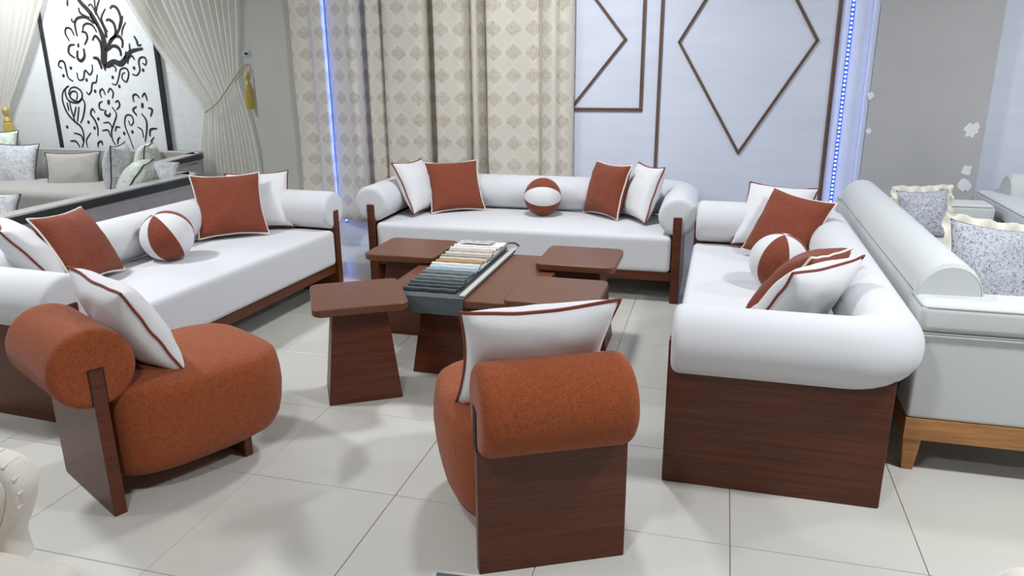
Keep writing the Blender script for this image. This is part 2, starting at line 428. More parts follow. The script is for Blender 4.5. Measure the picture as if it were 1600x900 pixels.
SL, SD, SH, ST = 2.178, 0.766, 0.575, 0.055       # sofa: length, panel depth, post height, board thickness
SEAT = 0.445
def make_sofa(label, x, y, a):
    s = thing('roll_arm_sofa', label, 'sofa', (x, y, 0), a, 'white roll-arm sofas with walnut end panels')
    k = SL/2; xa = k-ST/2; r = 0.126; yb = SD-0.02; cr = 0.16
    pts = [(-xa, 0.012, SH), (-xa, 0.06, SH)] + [(-xa, yy, SH) for yy in (0.2, 0.4, yb-cr-0.01)]
    pts += [(-xa+cr-cr*math.cos(R(t)), yb-cr+cr*math.sin(R(t)), SH) for t in range(10, 90, 10)]
    pts += [(-xa+cr+(2*xa-2*cr)*q/12, yb, SH) for q in range(0, 13)]
    pts += [(xa-cr+cr*math.sin(R(t)), yb-cr+cr*math.cos(R(t)), SH) for t in range(10, 90, 10)]
    pts += [(xa, yy, SH) for yy in (yb-cr-0.01, 0.4, 0.2, 0.06, 0.012)]
    obj('back_and_arm_roll', uring(pts, r, 0.03, 28), WHITE, s)
    obj('seat', softbox2(SL-2*ST-0.012, 0.74, 0.205, SEAT, 0.03, 0.012, 0, 0.372), WHITE, s)
    for sx in (-1, 1):
        p = obj('side_panel', box(sx*xa-ST/2, sx*xa+ST/2, 0.0, SD, 0, SH, 0.006), WOODV, s)
    obj('front_rail', box(-k+ST, k-ST, 0.02, 0.065, 0.145, 0.205, 0.004), WOODV, s)
    obj('back_panel', box(-k+ST, k-ST, SD-0.06, SD-0.015, 0.02, 0.40, 0.004), WOODV, s)
    return s
make_sofa('white roll-arm sofa straight ahead in front of the cream brocade curtains', 0.388, 3.153, 0.007)
make_sofa('white roll-arm sofa on the right whose near walnut end panel faces the viewer', 1.552, 2.042, -1.575)
make_sofa('white roll-arm sofa on the left behind the rust chair with black-railed grey sofas beyond', -0.862, 1.841, 1.516)

def axes(yaw, lean, spin):
    n0 = Vector((math.cos(R(yaw)), math.sin(R(yaw)), 0)); r0 = (-n0).cross(Vector((0, 0, 1))); u0 = Vector((0, 0, 1))
    n = math.cos(R(lean))*n0+math.sin(R(lean))*u0; u = math.cos(R(lean))*u0-math.sin(R(lean))*n0
    c, s = math.cos(R(spin)), math.sin(R(spin))
    return c*r0+s*u, c*u-s*r0, n
def pillow(label, c, yaw, lean, spin, size, mat, pipe, thick=0.088, group=None, seed=0, h=None, name='throw_pillow', ruffle=False, sag=0.0, zipped=False):
    r_, u_, n_ = axes(yaw, lean, spin)
    root = thing(name, label, 'pillow', (0, 0, 0), 0, group)
    m = Matrix((r_, u_, n_)).transposed().to_4x4(); m.translation = Vector(c); root.matrix_world = m
    N = 22; hx = size/2; hy = (h or size)/2
    def pos(i, j, side):
        u, v = -1+2*i/N, -1+2*j/N
        # ease so corners get rows
        u, v = math.sin(u*PI/2)*0.35+u*0.65, math.sin(v*PI/2)*0.35+v*0.65
        pu = 1-0.105*(1-v*v)*(abs(u)**1.5); pv = 1-0.105*(1-u*u)*(abs(v)**1.5)
        z = thick*(max(0.0, (1-u*u)*(1-v*v)))**0.42
        wv = 0.006*noise.noise(Vector((u*3+seed*7.1, v*3, side)))*(1-u*u)**.5*(1-v*v)**.5
        ed = 0.007*noise.noise(Vector((u*2.2+seed*3, v*2.2, 9)))
        cr = 0.004*math.sin(9*(u-v)+seed)*max(0, abs(u*v)-0.25)
        x, y = hx*u*pu, hy*v*pv
        y -= sag*(1-u*u)*max(0, v)*hy
        return (x, y, side*(z+cr*(1-max(abs(u), abs(v)))*4)+wv+ed)
    b = bmesh.new(); F = {}; B = {}
    for i in range(N+1):
        for j in range(N+1):
            F[i, j] = b.verts.new(pos(i, j, 1))
            B[i, j] = F[i, j] if i in (0, N) or j in (0, N) else b.verts.new(pos(i, j, -1))
    for i in range(N):
        for j in range(N):
            b.faces.new((F[i, j], F[i+1, j], F[i+1, j+1], F[i, j+1])); b.faces.new((B[i, j], B[i, j+1], B[i+1, j+1], B[i+1, j]))
    edge = [(i, 0) for i in range(N)]+[(N, j) for j in range(N)]+[(i, N) for i in range(N, 0, -1)]+[(0, j) for j in range(N, 0, -1)]
    ep = [F[e].co.copy() for e in edge]
    obj('cover', b, mat, root, 60)
    if ruffle:
        rg = []
        for q, p in enumerate(ep):
            d = Vector((p.x/hx, p.y/hy, 0)); d = Vector((math.copysign(abs(d.x)**4, d.x), math.copysign(abs(d.y)**4, d.y), 0)).normalized()
            wz = 0.011*math.sin(q*1.35)
            rg.append([p+d*0.0+Vector((0, 0, 0.004)), p+d*0.02+Vector((0, 0, wz+0.006)), p+d*0.036+Vector((0, 0, wz*1.6)), p+d*0.02+Vector((0, 0, wz-0.002)), p+Vector((0, 0, -0.004))])
        obj('ruffle', loft(rg, loop=True), RUFF, root, 60)
    if zipped:
        zp = [Vector((-hx*0.92+1.84*hx*q/8, hy*0.70+0.010*math.sin(q*1.7), -0.055-0.022*math.sin(PI*q/8))) for q in range(9)]
        tag(obj('zip_tape', tube(zp, 0.013, 8, flat=0.5), ZIP, root, 60), 'grey green zip tape')
    if pipe is not None:
        obj('piping', tube([p*1.0+Vector((p.x, p.y, 0)).normalized()*0.002 for p in ep], 0.0052, 7, loop=True), pipe, root, 80)
    return root
G1 = 'white and rust pillows on the sofas'
pillow('rust square pillow with cream piping at the far end of the left sofa', (-1.371, 2.538, 0.655), -46.8, 30, -1.2, 0.43, RUSTP, PIPEW, seed=1)
pillow('rust pillow with cream piping tilted at the near end of the left sofa', (-1.485, 1.415, 0.645), 10, 31, -2.5, 0.395, RUSTP, PIPEW, seed=2)
pillow('white pillow with rust piping behind the far rust pillow on the left sofa', (-1.32, 2.80, 0.64), -55.8, 30, 0.2, 0.41, PWHITE, PIPER, seed=3)
pillow('white pillow with rust piping slumped in the near corner of the left sofa', (-1.565, 1.20, 0.65), 50, 34, 0, 0.40, PWHITE, PIPER, seed=4)
pillow('white pillow with dark piping at the left end of the far sofa', (-0.484, 3.576, 0.645), -8.4, 26.1, -2.7, 0.40, PWHITE, PIPER, seed=5)
pillow('rust pillow with cream piping on the left half of the far sofa', (-0.235, 3.70, 0.632), -58, 33, 0.4, 0.41, RUSTP, PIPEW, seed=6)
pillow('rust pillow with cream piping on the right half of the far sofa', (0.913, 3.72, 0.645), -132.9, 18, 0.8, 0.385, RUSTP, PIPEW, seed=7)
pillow('white pillow with dark piping at the right end of the far sofa', (1.17, 3.656, 0.645), -149.2, 19.9, 1.9, 0.395, PWHITE, PIPER, seed=8)
pillow('white pillow with dark piping behind the upright rust pillow on the right sofa', (2.013, 3.0, 0.64), -113, 33, -0.5, 0.41, PWHITE, PIPER, seed=9)
pillow('upright rust pillow with cream piping leaning on a white one on the right sofa', (2.07, 2.72, 0.64), -126, 32, -6, 0.40, RUSTP, PIPEW, seed=10)
pillow('rust pillow seen from its zipped back beside the ball on the right sofa', (2.03, 1.60, 0.635), 146, 40, 6, 0.40, RUSTP, PIPEW, seed=11, zipped=True)
pillow('white pillow with rust piping in the near corner of the right sofa', (2.02, 1.38, 0.62), 138, 33, 0, 0.43, PWHITE, PIPER, seed=12)
pillow('white pillow with rust piping on the rust chair seen from behind', (1.148, 0.515, 0.648), 117, 32, -0.8, 0.485, PWHITE, PIPER, seed=13)
pillow('white pillow with rust piping on the rust chair beside the left sofa', (-0.401, 0.517, 0.635), 64.2, 28, 3.9, 0.41, PWHITE, PIPER, seed=14)

def ball(label, c, r, ax, off):
    # ax: the pole as the viewer sees it (right, up, towards the viewer)
    root = thing('ball_pillow', label, 'pillow', c, 0, 'round segmented ball pillows')
    z = (RT*ax[0]+UP*ax[1]-_fw*ax[2]).normalized(); x = -_fw+z*_fw.dot(z); x.normalize(); y = z.cross(x)
    m = Matrix((x, y, z)).transposed().to_4x4(); m.translation = Vector(c); root.matrix_world = m
    for g in range(6):
        b = bmesh.new(); n, m = 8, 20; V = []
        for i in range(n+1):
            a = R(off+60*g+60*i/n); s = i/n*2-1
            V.append([b.verts.new((r*(1-0.02*s**4)*math.sin(PI*j/m)*math.cos(a), r*(1-0.02*s**4)*math.sin(PI*j/m)*math.sin(a), r*0.97*math.cos(PI*j/m))) for j in range(m+1)])
        for i in range(n):
            for j in range(m): b.faces.new((V[i][j], V[i][j+1], V[i+1][j+1], V[i+1][j]))
        bmesh.ops.remove_doubles(b, verts=b.verts, dist=1e-5)
        o = obj('gore', b, RUSTP if g % 2 == 0 else PWHITE, root, 60)
        o['label'] = 'rust gore' if g % 2 == 0 else 'white gore'
ball('rust and white ball pillow in the middle of the left sofa', (-1.345, 1.90, 0.595), 0.147, (-0.28, 0.76, 0.58), -24)
ball('rust and white ball pillow in the middle of the far sofa', (0.462, 3.63, 0.59), 0.138, (1, -0.04, 0.02), -84)
ball('rust and white ball pillow on the right sofa between the rust pillows', (1.992, 2.115, 0.595), 0.142, (0.06, 0.9, 0.42), -60)

# ---------------------------------------------------------------- rust chairs
def make_chair(label, x, y, a):
    s = thing('accent_chair', label, 'chair', (x, y, 0), a, 'rust accent chairs with walnut back boards')
    obj('back_board', box(-0.2385, 0.2385, 0.0, 0.046, 0, 0.56, 0.004), WOODV, s)
    n = 9; L = 0.2360
    obj('back_roll', uring([(-L+2*L*i/n, 0.023, 0.557) for i in range(n+1)], 0.143, 0.035, 36, 1.0, 0.0), RUST, s)
    # the seat: a bulging tub, rounded at the front
    rg = []; N = 56
    def ring(z, sc, y0, y1, hw, p=3.7):
        out = []
        cy, ry = (y0+y1)/2, (y1-y0)/2
        for k in range(N):
            t = 2*PI*k/N; c_, s_ = math.cos(t), math.sin(t)
            X = math.copysign(abs(c_)**(2/p), c_); Y = math.copysign(abs(s_)**(2/p), s_)
            yy = cy+ry*Y*sc
            wd = hw*(1-0.14*((0.5-(yy-y0)/(y1-y0))*2 if yy < cy else 0)**2)
            out.append((wd*X*sc, max(yy, y0), z))
        return out
    Y0, Y1 = 0.05, 0.735
    for z, ins in ((0.092, 0.12), (0.10, 0.07), (0.125, 0.035), (0.17, 0.012), (0.23, 0.0), (0.30, -0.006), (0.36, -0.004), (0.405, 0.002), (0.432, 0.010), (0.447, 0.028), (0.457, 0.062), (0.464, 0.12), (0.468, 0.20)):
        rg.append(ring(z, 1, Y0, Y1-ins, 0.315-ins))
    obj('seat', loft(rg), RUST, s, 50)
    obj('front_foot', box(-0.20, 0.20, 0.53, 0.565, 0, 0.12, 0.003), WOODV, s)
    # near-black plates paint the shade of the gap where the board enters the roll
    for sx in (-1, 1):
        obj('slot_shade', box(sx*L-0.004, sx*L+0.0012, -0.004, 0.050, 0.432, 0.564, 0.001), DARK, s)
    return s
make_chair('rust upholstered chair on the left turned towards the coffee tables', -0.524, 0.325, R(-26.8))
make_chair('rust upholstered chair in the foreground with its walnut back board to the viewer', 1.253, 0.3525, R(26.5))

# ---------------------------------------------------------------- tables
def frustum(wb, db, wt, dt, z0, z1):
    rg = [[(x, y, z0) for x, y in rrect(wb-0.004, db-0.004, 0.004, 2)], [(x, y, z0+0.004) for x, y in rrect(wb, db, 0.005, 2)], [(x, y, z1) for x, y in rrect(wt, dt, 0.005, 2)]]
    return loft(rg)
def side_table(label, x, y, a=0.0, px=0, py=0, w=0.43):
    s = thing('side_table', label, 'table', (x, y, 0), a, 'small square walnut side tables')
    obj('tabletop', slab(w, w, 0.463, 0.50, 0.045, 0.006, 9), WOODT, s)
    o = obj('pedestal', frustum(0.345, 0.265, 0.245, 0.20, 0, 0.463), WOODV, s, loc=(px, py, 0)); return s
side_table('walnut side table at front left, turned at an angle', 0.075, 1.425, R(31))
side_table('walnut side table at back left in front of the far sofa', -0.022, 2.335)
side_table('walnut side table at back right in front of the far sofa', 0.972, 2.355)
side_table('walnut side table at front right above the pillow of the foreground chair', 0.982, 1.695)
ct = thing('coffee_table', 'larger lower walnut coffee table in the middle under the swatch book', 'table', (0.486, 2.02, 0))
obj('tabletop', slab(0.77, 0.92, 0.418, 0.455, 0.012), WOODT, ct)
obj('pedestal', frustum(0.535, 0.64, 0.44, 0.50, 0, 0.418), WOODV, ct)

# swatch book on the coffee table
sb = thing('fabric_swatch_book', 'fan of grey to cream fabric swatches lying on the coffee table', 'swatch book', (0.375, 2.02, 0.455))
cols = [(70, 76, 80), (62, 70, 76), (80, 88, 92), (92, 102, 100), (120, 130, 124), (104, 116, 120), (150, 164, 170), (196, 208, 212), (222, 224, 220), (176, 140, 92), (205, 196, 178), (168, 158, 150), (214, 208, 200), (190, 182, 168), (226, 222, 214), (232, 228, 222)]
mats = [fabric('swatch_cloth_%d' % i, lin(*c), 0.8, 160, 0.5, 0.95) for i, c in enumerate(cols)]
def sheet(x0, x1, y0, y1, zf, zb, th, drop=0.0, lip=0.0):
    # a cloth sheet with a slightly rolled front edge, z rising from zf to zb; drop lets the front hang
    rg = []; P = []
    if drop:
        for k in range(5): P.append((y0-0.012*math.cos(R(20*k)), zf-drop*(1-k/5)))
    if lip:
        for dy, dz in ((0.004, -0.004), (0.0, 0.002), (0.003, lip*0.8), (0.012, lip), (0.026, lip*0.75), (0.045, lip*0.2), (0.06, 0.0)): P.append((y0+dy, zf+dz))
    for k in range(1 if lip else 0, 7): t = k/6; P.append((y0+(y1-y0)*t, zf+(zb-zf)*t)) if y0+(y1-y0)*t > y0+0.062 or not lip else None
    for i in range(9):
        x = x0+(x1-x0)*i/8; wv = 0.0025*math.sin(i*1.9+y0*40)
        rg.append([(x, y+wv, z+0.001*math.sin(i*2.3+y0*77)) for y, z in P]+[(x, y+wv, z-th) for y, z in reversed(P)])
    return loft(rg)
obj('cover', sheet(-0.140, 0.180, -0.468, 0.50, 0.0105, 0.0105, 0.006, 0.075), mats[2], sb)
obj('backing_board', box(0.150, 0.178, -0.44, 0.56, 0.012, 0.02, 0.002), plain('pale_card', lin(190, 188, 180), 0.7), sb)
for i in range(16):
    y0 = -0.400+0.050*i
    obj('swatch', sheet(-0.152+0.006*math.sin(i*2.1), 0.122+0.008*math.sin(i*1.3), y0, 0.50, 0.019+0.0024*i, 0.023+0.0021*i, 0.004, 0.0, 0.011), mats[i], sb)
obj('title_card', sheet(-0.13, 0.06, 0.375, 0.49, 0.0705, 0.064, 0.001), speckle('printed_card', lin(186, 184, 184), lin(132, 128, 128), 25, 0.48), sb)
obj('handle', tube([(0.10, 0.50, 0.04), (0.135, 0.52, 0.05), (0.165, 0.545, 0.045), (0.185, 0.56, 0.025)], 0.0055, 8), BLACK, sb)
sb2 = thing('sample_booklet', 'grey striped booklet edge on the floor tiles behind the foreground chair', 'swatch book', (0.985, 0.17, 0), R(4))
obj('cover', box(-0.085, 0.11, -0.13, 0.055, 0.001, 0.008, 0.002), plain('pale_card_cover', lin(196, 198, 198), 0.5), sb2)
obj('printed_band', box(-0.07, 0.11, 0.034, 0.049, 0.0078, 0.0095), plain('slate_print', lin(88, 98, 104), 0.5), sb2)

# ---------------------------------------------------------------- curtains on the feature wall
def curtain(name, label, prof, z0, z1, seed, cat='curtain'):
    """prof: list of (pixel x at y=140, depth offset towards the viewer)"""
    pts = catmull([Vector((aty(p, 140, YW-0.06).x, YW-0.05-d, 0)) for p, d in prof], 6)
    b = bmesh.new(); uvl = b.loops.layers.uv.new('UVMap'); rows = 26; arc = [0.0]
    for i in range(1, len(pts)): arc.append(arc[-1]+(pts[i]-pts[i-1]).length)
    V = []
    for j in range(rows+1):
        t = j/rows; z = z0+(z1-z0)*t; row = []
        for i, p in enumerate(pts):
            low = max(0, 1-(z-z0)/0.9)
            wy = 0.016*noise.noise(Vector((p.x*5+seed, z*2.5, 0)))+0.03*low*noise.noise(Vector((p.x*6+seed, z*7, 5)))
            wxx = 0.012*noise.noise(Vector((p.x*3, z*1.4+seed, 2)))
            row.append(b.verts.new((p.x+wxx*(0.3+low), p.y-abs(wy)*0.9+0.01, z)))
        V.append(row)
    for j in range(rows):
        for i in range(len(pts)-1):
            fc = b.faces.new((V[j][i], V[j][i+1], V[j+1][i+1], V[j+1][i]))
            for lp, (ii, jj) in zip(fc.loops, ((i, j), (i+1, j), (i+1, j+1), (i, j+1))):
                lp[uvl].uv = (arc[ii]+seed*0.05, V[jj][ii].co.z)
    o = obj(name, b, BROC, None, 80); sol = o.modifiers.new('thickness', 'SOLIDIFY'); sol.thickness = 0.003
    return tag(o, label, cat, 'champagne brocade curtain lengths')
curtain('brocade_curtain', 'narrow champagne brocade curtain length next to the beige pier', [(463, .005), (466, .055), (478, .06), (490, .035), (500, .05), (510, .045), (513.5, .0)], 0.27, 2.98, 1)
curtain('brocade_curtain', 'wide champagne brocade curtain in the middle with deep folds and blue lit edge', [(517, .0), (524, .03), (536, .055), (550, .085), (560, .115), (567, .09), (571, -.03), (578, -.03), (582, .07), (590, .075), (603, .06), (606, .0), (608, .05), (612, .11), (640, .115), (668, .095), (673, -.03), (685, -.03), (688, .08), (690, .12), (712, .105), (728, .08), (732, -.03), (740, .035), (746, .03), (750, -.03), (757, -.03)], 0.25, 2.98, 2)
curtain('brocade_curtain', 'champagne brocade curtain length nearest the diamond panelling', [(758, -.03), (764, .0), (767, .11), (775, .13), (800, .10), (822, .09), (842, .08), (846, .03), (852, .07), (868, .10), (876, .05), (884, .055), (893, .03), (896, .0)], 0.27, 2.98, 3)
led_strip(aty(527, 140, YW).x, 0.2, 2.95, 'blue led strip glowing between two brocade curtains', 0.0145)

# ---------------------------------------------------------------- left bay: art panel, voile curtains, tassels
art = thing('art_panel', 'tall white art panel with black painted tree, rose and flowers on the bay wall', 'artwork', (-3.9, YB-0.03, 0))
YA = YB-0.045
def P2(px, py, y=YA): p = aty(px, py, y); return Vector((p.x+3.9, y-(YB-0.03), p.z))
xl, xr = P2(80, 130).x, P2(257, 170).x
ob = obj('board', box(xl, xr, -0.012, 0.0, 0.3, 2.9, 0.002), BOARD, art)
for xx in (xl, xr): obj('frame_bar', box(xx-0.02, xx+0.02, -0.03, 0.005, 0.3, 2.92, 0.003), BLACK, art)
def strokes(name, L, sc, ox, oy, label=None):
    b = bmesh.new()
    for pts, wd in L:
        P = catmull([P2(ox+x*sc, oy+y*sc, YA) for x, y in pts], 5)
        n = len(P); A, Bq = [], []
        for i, p in enumerate(P):
            t = P[min(i+1, n-1)]-P[max(i-1, 0)]; t = t.normalized() if t.length > 1e-9 else Vector((1, 0, 0))
            nr = Vector((-t.z, 0, t.x)); f = i/max(n-1, 1)
            ww = wd if not isinstance(wd, tuple) else wd[int(f*(len(wd)-1))]+(wd[min(int(f*(len(wd)-1))+1, len(wd)-1)]-wd[int(f*(len(wd)-1))])*(f*(len(wd)-1)-int(f*(len(wd)-1)))
            hw = ww*sc*0.5*0.0084*(1 if isinstance(wd, tuple) else (0.55+0.45*math.sin(PI*min(max(f, 0.08), 0.92))))
            A.append((p, nr, hw))
        rg = [[(p.x-nr.x*h, -0.012, p.z-nr.z*h), (p.x-nr.x*h*.8, -0.0165, p.z-nr.z*h*.8), (p.x+nr.x*h*.8, -0.0165, p.z+nr.z*h*.8), (p.x+nr.x*h, -0.012, p.z+nr.z*h)] for p, nr, h in A]
        loft(rg, bm=b)
    return obj(name, b, INK, art, 0)
def dots(L, sc, ox, oy, r):
    for x, y in L:
        b = bmesh.new(); c = P2(ox+x*sc, oy+y*sc); q = r*sc*0.0078
        loft([[(c.x+q*k_*math.cos(2*PI*k/10), yy, c.z+q*1.15*k_*math.sin(2*PI*k/10)) for k in range(10)] for k_, yy in ((1, -0.012), (0.8, -0.0165))], bm=b)
        obj('dot_ornament', b, INK, art, 0)
S6 = 170/1391
tree = [([(690, 905), (672, 780), (672, 650), (665, 500), (600, 340), (500, 170), (390, 50), (340, -10)], (8, 75, 80, 60, 42, 48, 42, 36)),
 ([(700, 480), (690, 400), (640, 290), (570, 150), (550, -10)], (40, 28, 22, 20, 16)), ([(720, 410), (660, 300), (640, 220), (690, 110)], 22), ([(575, 150), (590, 60), (615, -5)], 20),
 ([(700, 650), (760, 520), (830, 440), (890, 310), (910, 200)], (44, 40, 32, 24, 12)), ([(865, 350), (885, 230), (840, 110), (780, 78), (750, 112)], 30), ([(810, 470), (820, 380), (790, 290), (730, 250), (700, 268)], 32),
 ([(900, 460), (910, 370), (950, 285)], 17), ([(750, 510), (810, 470), (870, 470), (910, 530), (905, 610)], 32), ([(730, 640), (780, 590), (840, 600), (880, 650), (890, 715)], 36),
 ([(690, 850), (790, 790), (890, 815), (960, 735), (1010, 665), (1090, 637), (1170, 622)], (40, 52, 62, 56, 44, 34, 26)), ([(1005, 660), (998, 555)], 18), ([(940, 760), (955, 655)], 20), ([(975, 815), (990, 740), (1030, 715), (1065, 765)], 22),
 ([(640, 625), (620, 530), (560, 460), (525, 518)], 30), ([(580, 412), (530, 330), (460, 300), (410, 330), (405, 400)], 24), ([(385, 405), (440, 420), (460, 490), (425, 572)], 26), ([(540, 300), (440, 225), (340, 230), (300, 300), (330, 460)], 30), ([(300, 285), (265, 272), (260, 235)], 20),
 ([(490, 225), (400, 190), (360, 150), (350, 95)], 24), ([(470, 78), (500, 55), (540, 110), (570, 190)], 18), ([(645, 880), (600, 760), (535, 738)], 36), ([(205, -5), (205, 78)], 24), ([(500, 170), (520, 240), (590, 330)], 30), ([(1055, 460), (1090, 520), (1110, 580), (1150, 570)], 26)]
strokes('tree_ornament', tree, S6, 80, 0)
strokes('flower_ornament', [([(230, 522), (180, 430), (190, 358), (250, 372), (290, 452)], 22), ([(300, 572), (232, 585), (225, 680), (302, 742)], 26), ([(412, 620), (425, 720), (380, 778), (335, 740), (335, 645)], 34), ([(345, 555), (345, 605)], 26)], S6, 80, 0)
K = 1/6
strokes('swirl_ornament', [([(100, 100), (68, 75), (82, 32), (120, 45), (140, 120), (160, 190), (205, 220)], 15)], K, 80, 90)
strokes('swirl_ornament', [([(240, 140), (255, 205), (300, 200), (315, 120), (360, 160), (385, 120), (382, 65)], 14), ([(330, 320), (350, 345), (375, 310), (385, 240), (420, 230), (430, 160)], 14)], K, 80, 90)
strokes('swirl_ornament', [([(570, 245), (610, 250), (635, 170), (650, 110), (700, 100), (725, 150), (705, 225), (665, 200), (668, 150), (692, 143)], 13), ([(530, 95), (580, 75), (605, 105), (600, 130)], 13)], K, 80, 90)
strokes('swirl_ornament', [([(760, 155), (800, 165), (830, 120), (820, 50), (830, 5), (870, -2), (890, 30), (880, 70), (855, 50)], 15)], K, 80, 90)
strokes('rose_ornament', [([(165, 265), (115, 310), (105, 400), (150, 520), (220, 600), (270, 640), (300, 700), (305, 780), (290, 838)], 15), ([(290, 380), (315, 440), (300, 550), (275, 612)], 15), ([(160, 345), (180, 290), (225, 278), (275, 310), (290, 365), (260, 410), (210, 400), (175, 365), (190, 320), (230, 320), (245, 355), (235, 392)], 15), ([(150, 265), (130, 320), (160, 400), (240, 425), (288, 390)], 14), ([(170, 410), (190, 500), (225, 602)], 13), ([(148, 420), (165, 500)], 14), ([(232, 460), (212, 560)], 14), ([(260, 460), (245, 602)], 14), ([(300, 790), (280, 730), (212, 705)], 13), ([(268, 838), (230, 785), (178, 782)], 14), ([(340, 838), (330, 770), (372, 705)], 11)], K, 80, 90)
strokes('flower_ornament', [([(470, 375), (455, 320), (480, 295), (508, 350)], 14), ([(530, 330), (550, 290), (580, 330), (572, 382)], 15), ([(598, 420), (625, 405), (640, 450), (612, 487)], 15), ([(480, 408), (450, 430), (455, 480), (492, 490)], 14), ([(510, 490), (505, 530), (540, 548), (552, 518)], 20), ([(537, 395), (537, 440)], 26), ([(570, 465), (610, 530), (590, 610), (565, 690), (575, 770), (612, 832)], 14), ([(570, 660), (540, 610), (488, 612)], 12), ([(555, 742), (530, 680), (478, 685)], 13), ([(600, 692), (610, 650), (645, 655)], 14), ([(625, 828), (625, 770), (645, 745)], 14)], K, 80, 90)
strokes('flower_ornament', [([(775, 415), (765, 360), (795, 345), (828, 382)], 15), ([(850, 370), (875, 335), (900, 405)], 15), ([(908, 470), (945, 490), (930, 552)], 17), ([(800, 458), (765, 490), (802, 542)], 17), ([(853, 425), (853, 472)], 26), ([(845, 525), (890, 590), (895, 680), (880, 788)], 15), ([(865, 752), (850, 680), (808, 650)], 10), ([(925, 738), (930, 675), (990, 665)], 17), ([(945, 858), (935, 790), (965, 745)], 12)], K, 80, 90)
strokes('swirl_ornament', [([(772, 852), (730, 740), (690, 630), (700, 545), (750, 545), (770, 600), (745, 635), (722, 590)], 12)], K, 80, 90)
strokes('swirl_ornament', [([(410, 515), (385, 480), (370, 530), (410, 590), (435, 660), (438, 732)], 16), ([(440, 838), (440, 800), (470, 785), (482, 818)], 16)], K, 80, 90)
dots([(183, 98), (113, 170), (330, 210), (575, 185), (637, 270), (775, 98), (860, 118), (410, 315), (440, 575), (348, 605), (405, 660), (148, 650), (683, 710), (760, 697)], K, 80, 90, 13)

YC = YB-0.10
def voile(label, top, tie, bot, n, seed, ztop=2.98):
    """top/tie/bot: (left px x, px y, right px x, px y) spans; folds gather at the tie"""
    b = bmesh.new(); rows = []
    def span(s, t): return aty(s[0]+(s[2]-s[0])*t, s[1]+(s[3]-s[1])*t, YC)
    M_ = 30
    for j in range(M_+1):
        q = j/M_; row = []
        for i in range(n*6+1):
            t = i/(n*6); A, Bp, D = span(top, t), span(tie, t), span(bot, t)
            A = Vector((A.x, A.y, A.z))
            if q < 0.62:
                k = q/0.62; e = k**1.25
                p = A.lerp(Bp, k); p.x = A.x+(Bp.x-A.x)*e
                p.z -= 0.10*math.sin(PI*k)*(1-t)*0.6
            else:
                k = (q-0.62)/0.38; e = 1-(1-k)**2.2
                p = Bp.lerp(D, k); p.x = Bp.x+(D.x-Bp.x)*e
            g = abs(q-0.62)/0.62; amp = (0.010+0.030*min(1, g*1.6))*(0.55+0.9*abs(noise.noise(Vector((t*6, seed, 4)))))
            ph = t*n*2*PI+3.4*noise.noise(Vector((t*5+seed, 0, 0)))
            p.y += amp*math.sin(ph)+0.012*noise.noise(Vector((t*11, q*2, seed)))
            p.x += 0.006*math.cos(ph)
            row.append(b.verts.new(p))
        rows.append(row)
    for j in range(M_):
        for i in range(n*6): b.faces.new((rows[j][i], rows[j][i+1], rows[j+1][i+1], rows[j+1][i]))
    return tag(obj('voile_curtain', b, SHEER, None, 80), label, 'curtain', 'ivory voile curtains beside the artwork')
voile('ivory voile curtain to the right of the artwork, drawn to the pier by a rope', (150, -95, 372, -95), (318, 172, 372, 130), (314, 300, 412, 300), 15, 1)
voile('ivory voile curtain to the left of the artwork, drawn to the left edge', (-110, -95, 82, -95), (-40, 175, 13, 166), (-60, 300, 32, 300), 14, 2)
def tassel(label, px, py, scale, y):
    c = aty(px, py, y); s = thing('curtain_tassel', label, 'tassel', c, 0, 'gold curtain tassels')
    def lathe(P, n=14): return loft([[(r*math.cos(2*PI*k/n), r*math.sin(2*PI*k/n), z) for k in range(n)] for r, z in P])
    k = scale
    obj('head', lathe([(0.006*k, 0), (0.016*k, -.012*k), (0.026*k, -.03*k), (0.022*k, -.06*k), (0.012*k, -.085*k), (0.022*k, -.10*k), (0.03*k, -.12*k), (0.026*k, -.135*k)]), GOLD, s)
    n = 28; P = [(0.024, -.13), (0.034, -.16), (0.038, -.26), (0.036, -.345)]
    obj('fringe', loft([[((r*(1+0.14*(q % 2)))*k*math.cos(2*PI*q/n), (r*(1+0.14*(q % 2)))*k*math.sin(2*PI*q/n), z*k) for q in range(n)] for r, z in P]), GOLD, s)
    return s
ts = tassel('gold tassel hanging beside the beige pier at the right voile curtain', 386, 112, 1.0, YC-0.05)
tie = [aty(x, y, YC-0.06) for x, y in ((320, 176), (340, 160), (362, 128), (380, 104), (387, 100))]
def local(pts, o): return [p-o.location for p in pts]
obj('tieback_rope', tube(local(catmull(tie, 5), ts), 0.006, 7), ROPE, ts)
obj('tieback_rope', tube(local(catmull([aty(x, y, YC-0.06) for x, y in ((366, 128), (376, 116), (388, 101), (391, 108), (388, 115))], 5), ts), 0.005, 7), ROPE, ts)
tassel('gold tassel at the left edge on the left voile curtain', 7, 166, 1.25, YC-0.06)
hk = thing('wall_socket', 'small white wall plate above the tassel at the pier', 'socket', aty(384, 84, YB-0.02))
obj('plate', box(-0.05, 0.04, -0.012, 0.0, -0.025, 0.03, 0.004), PATCH, hk)
obj('switch_slot', box(-0.005, 0.03, -0.015, -0.01, -0.012, 0.012, 0.002), BLACK, hk)

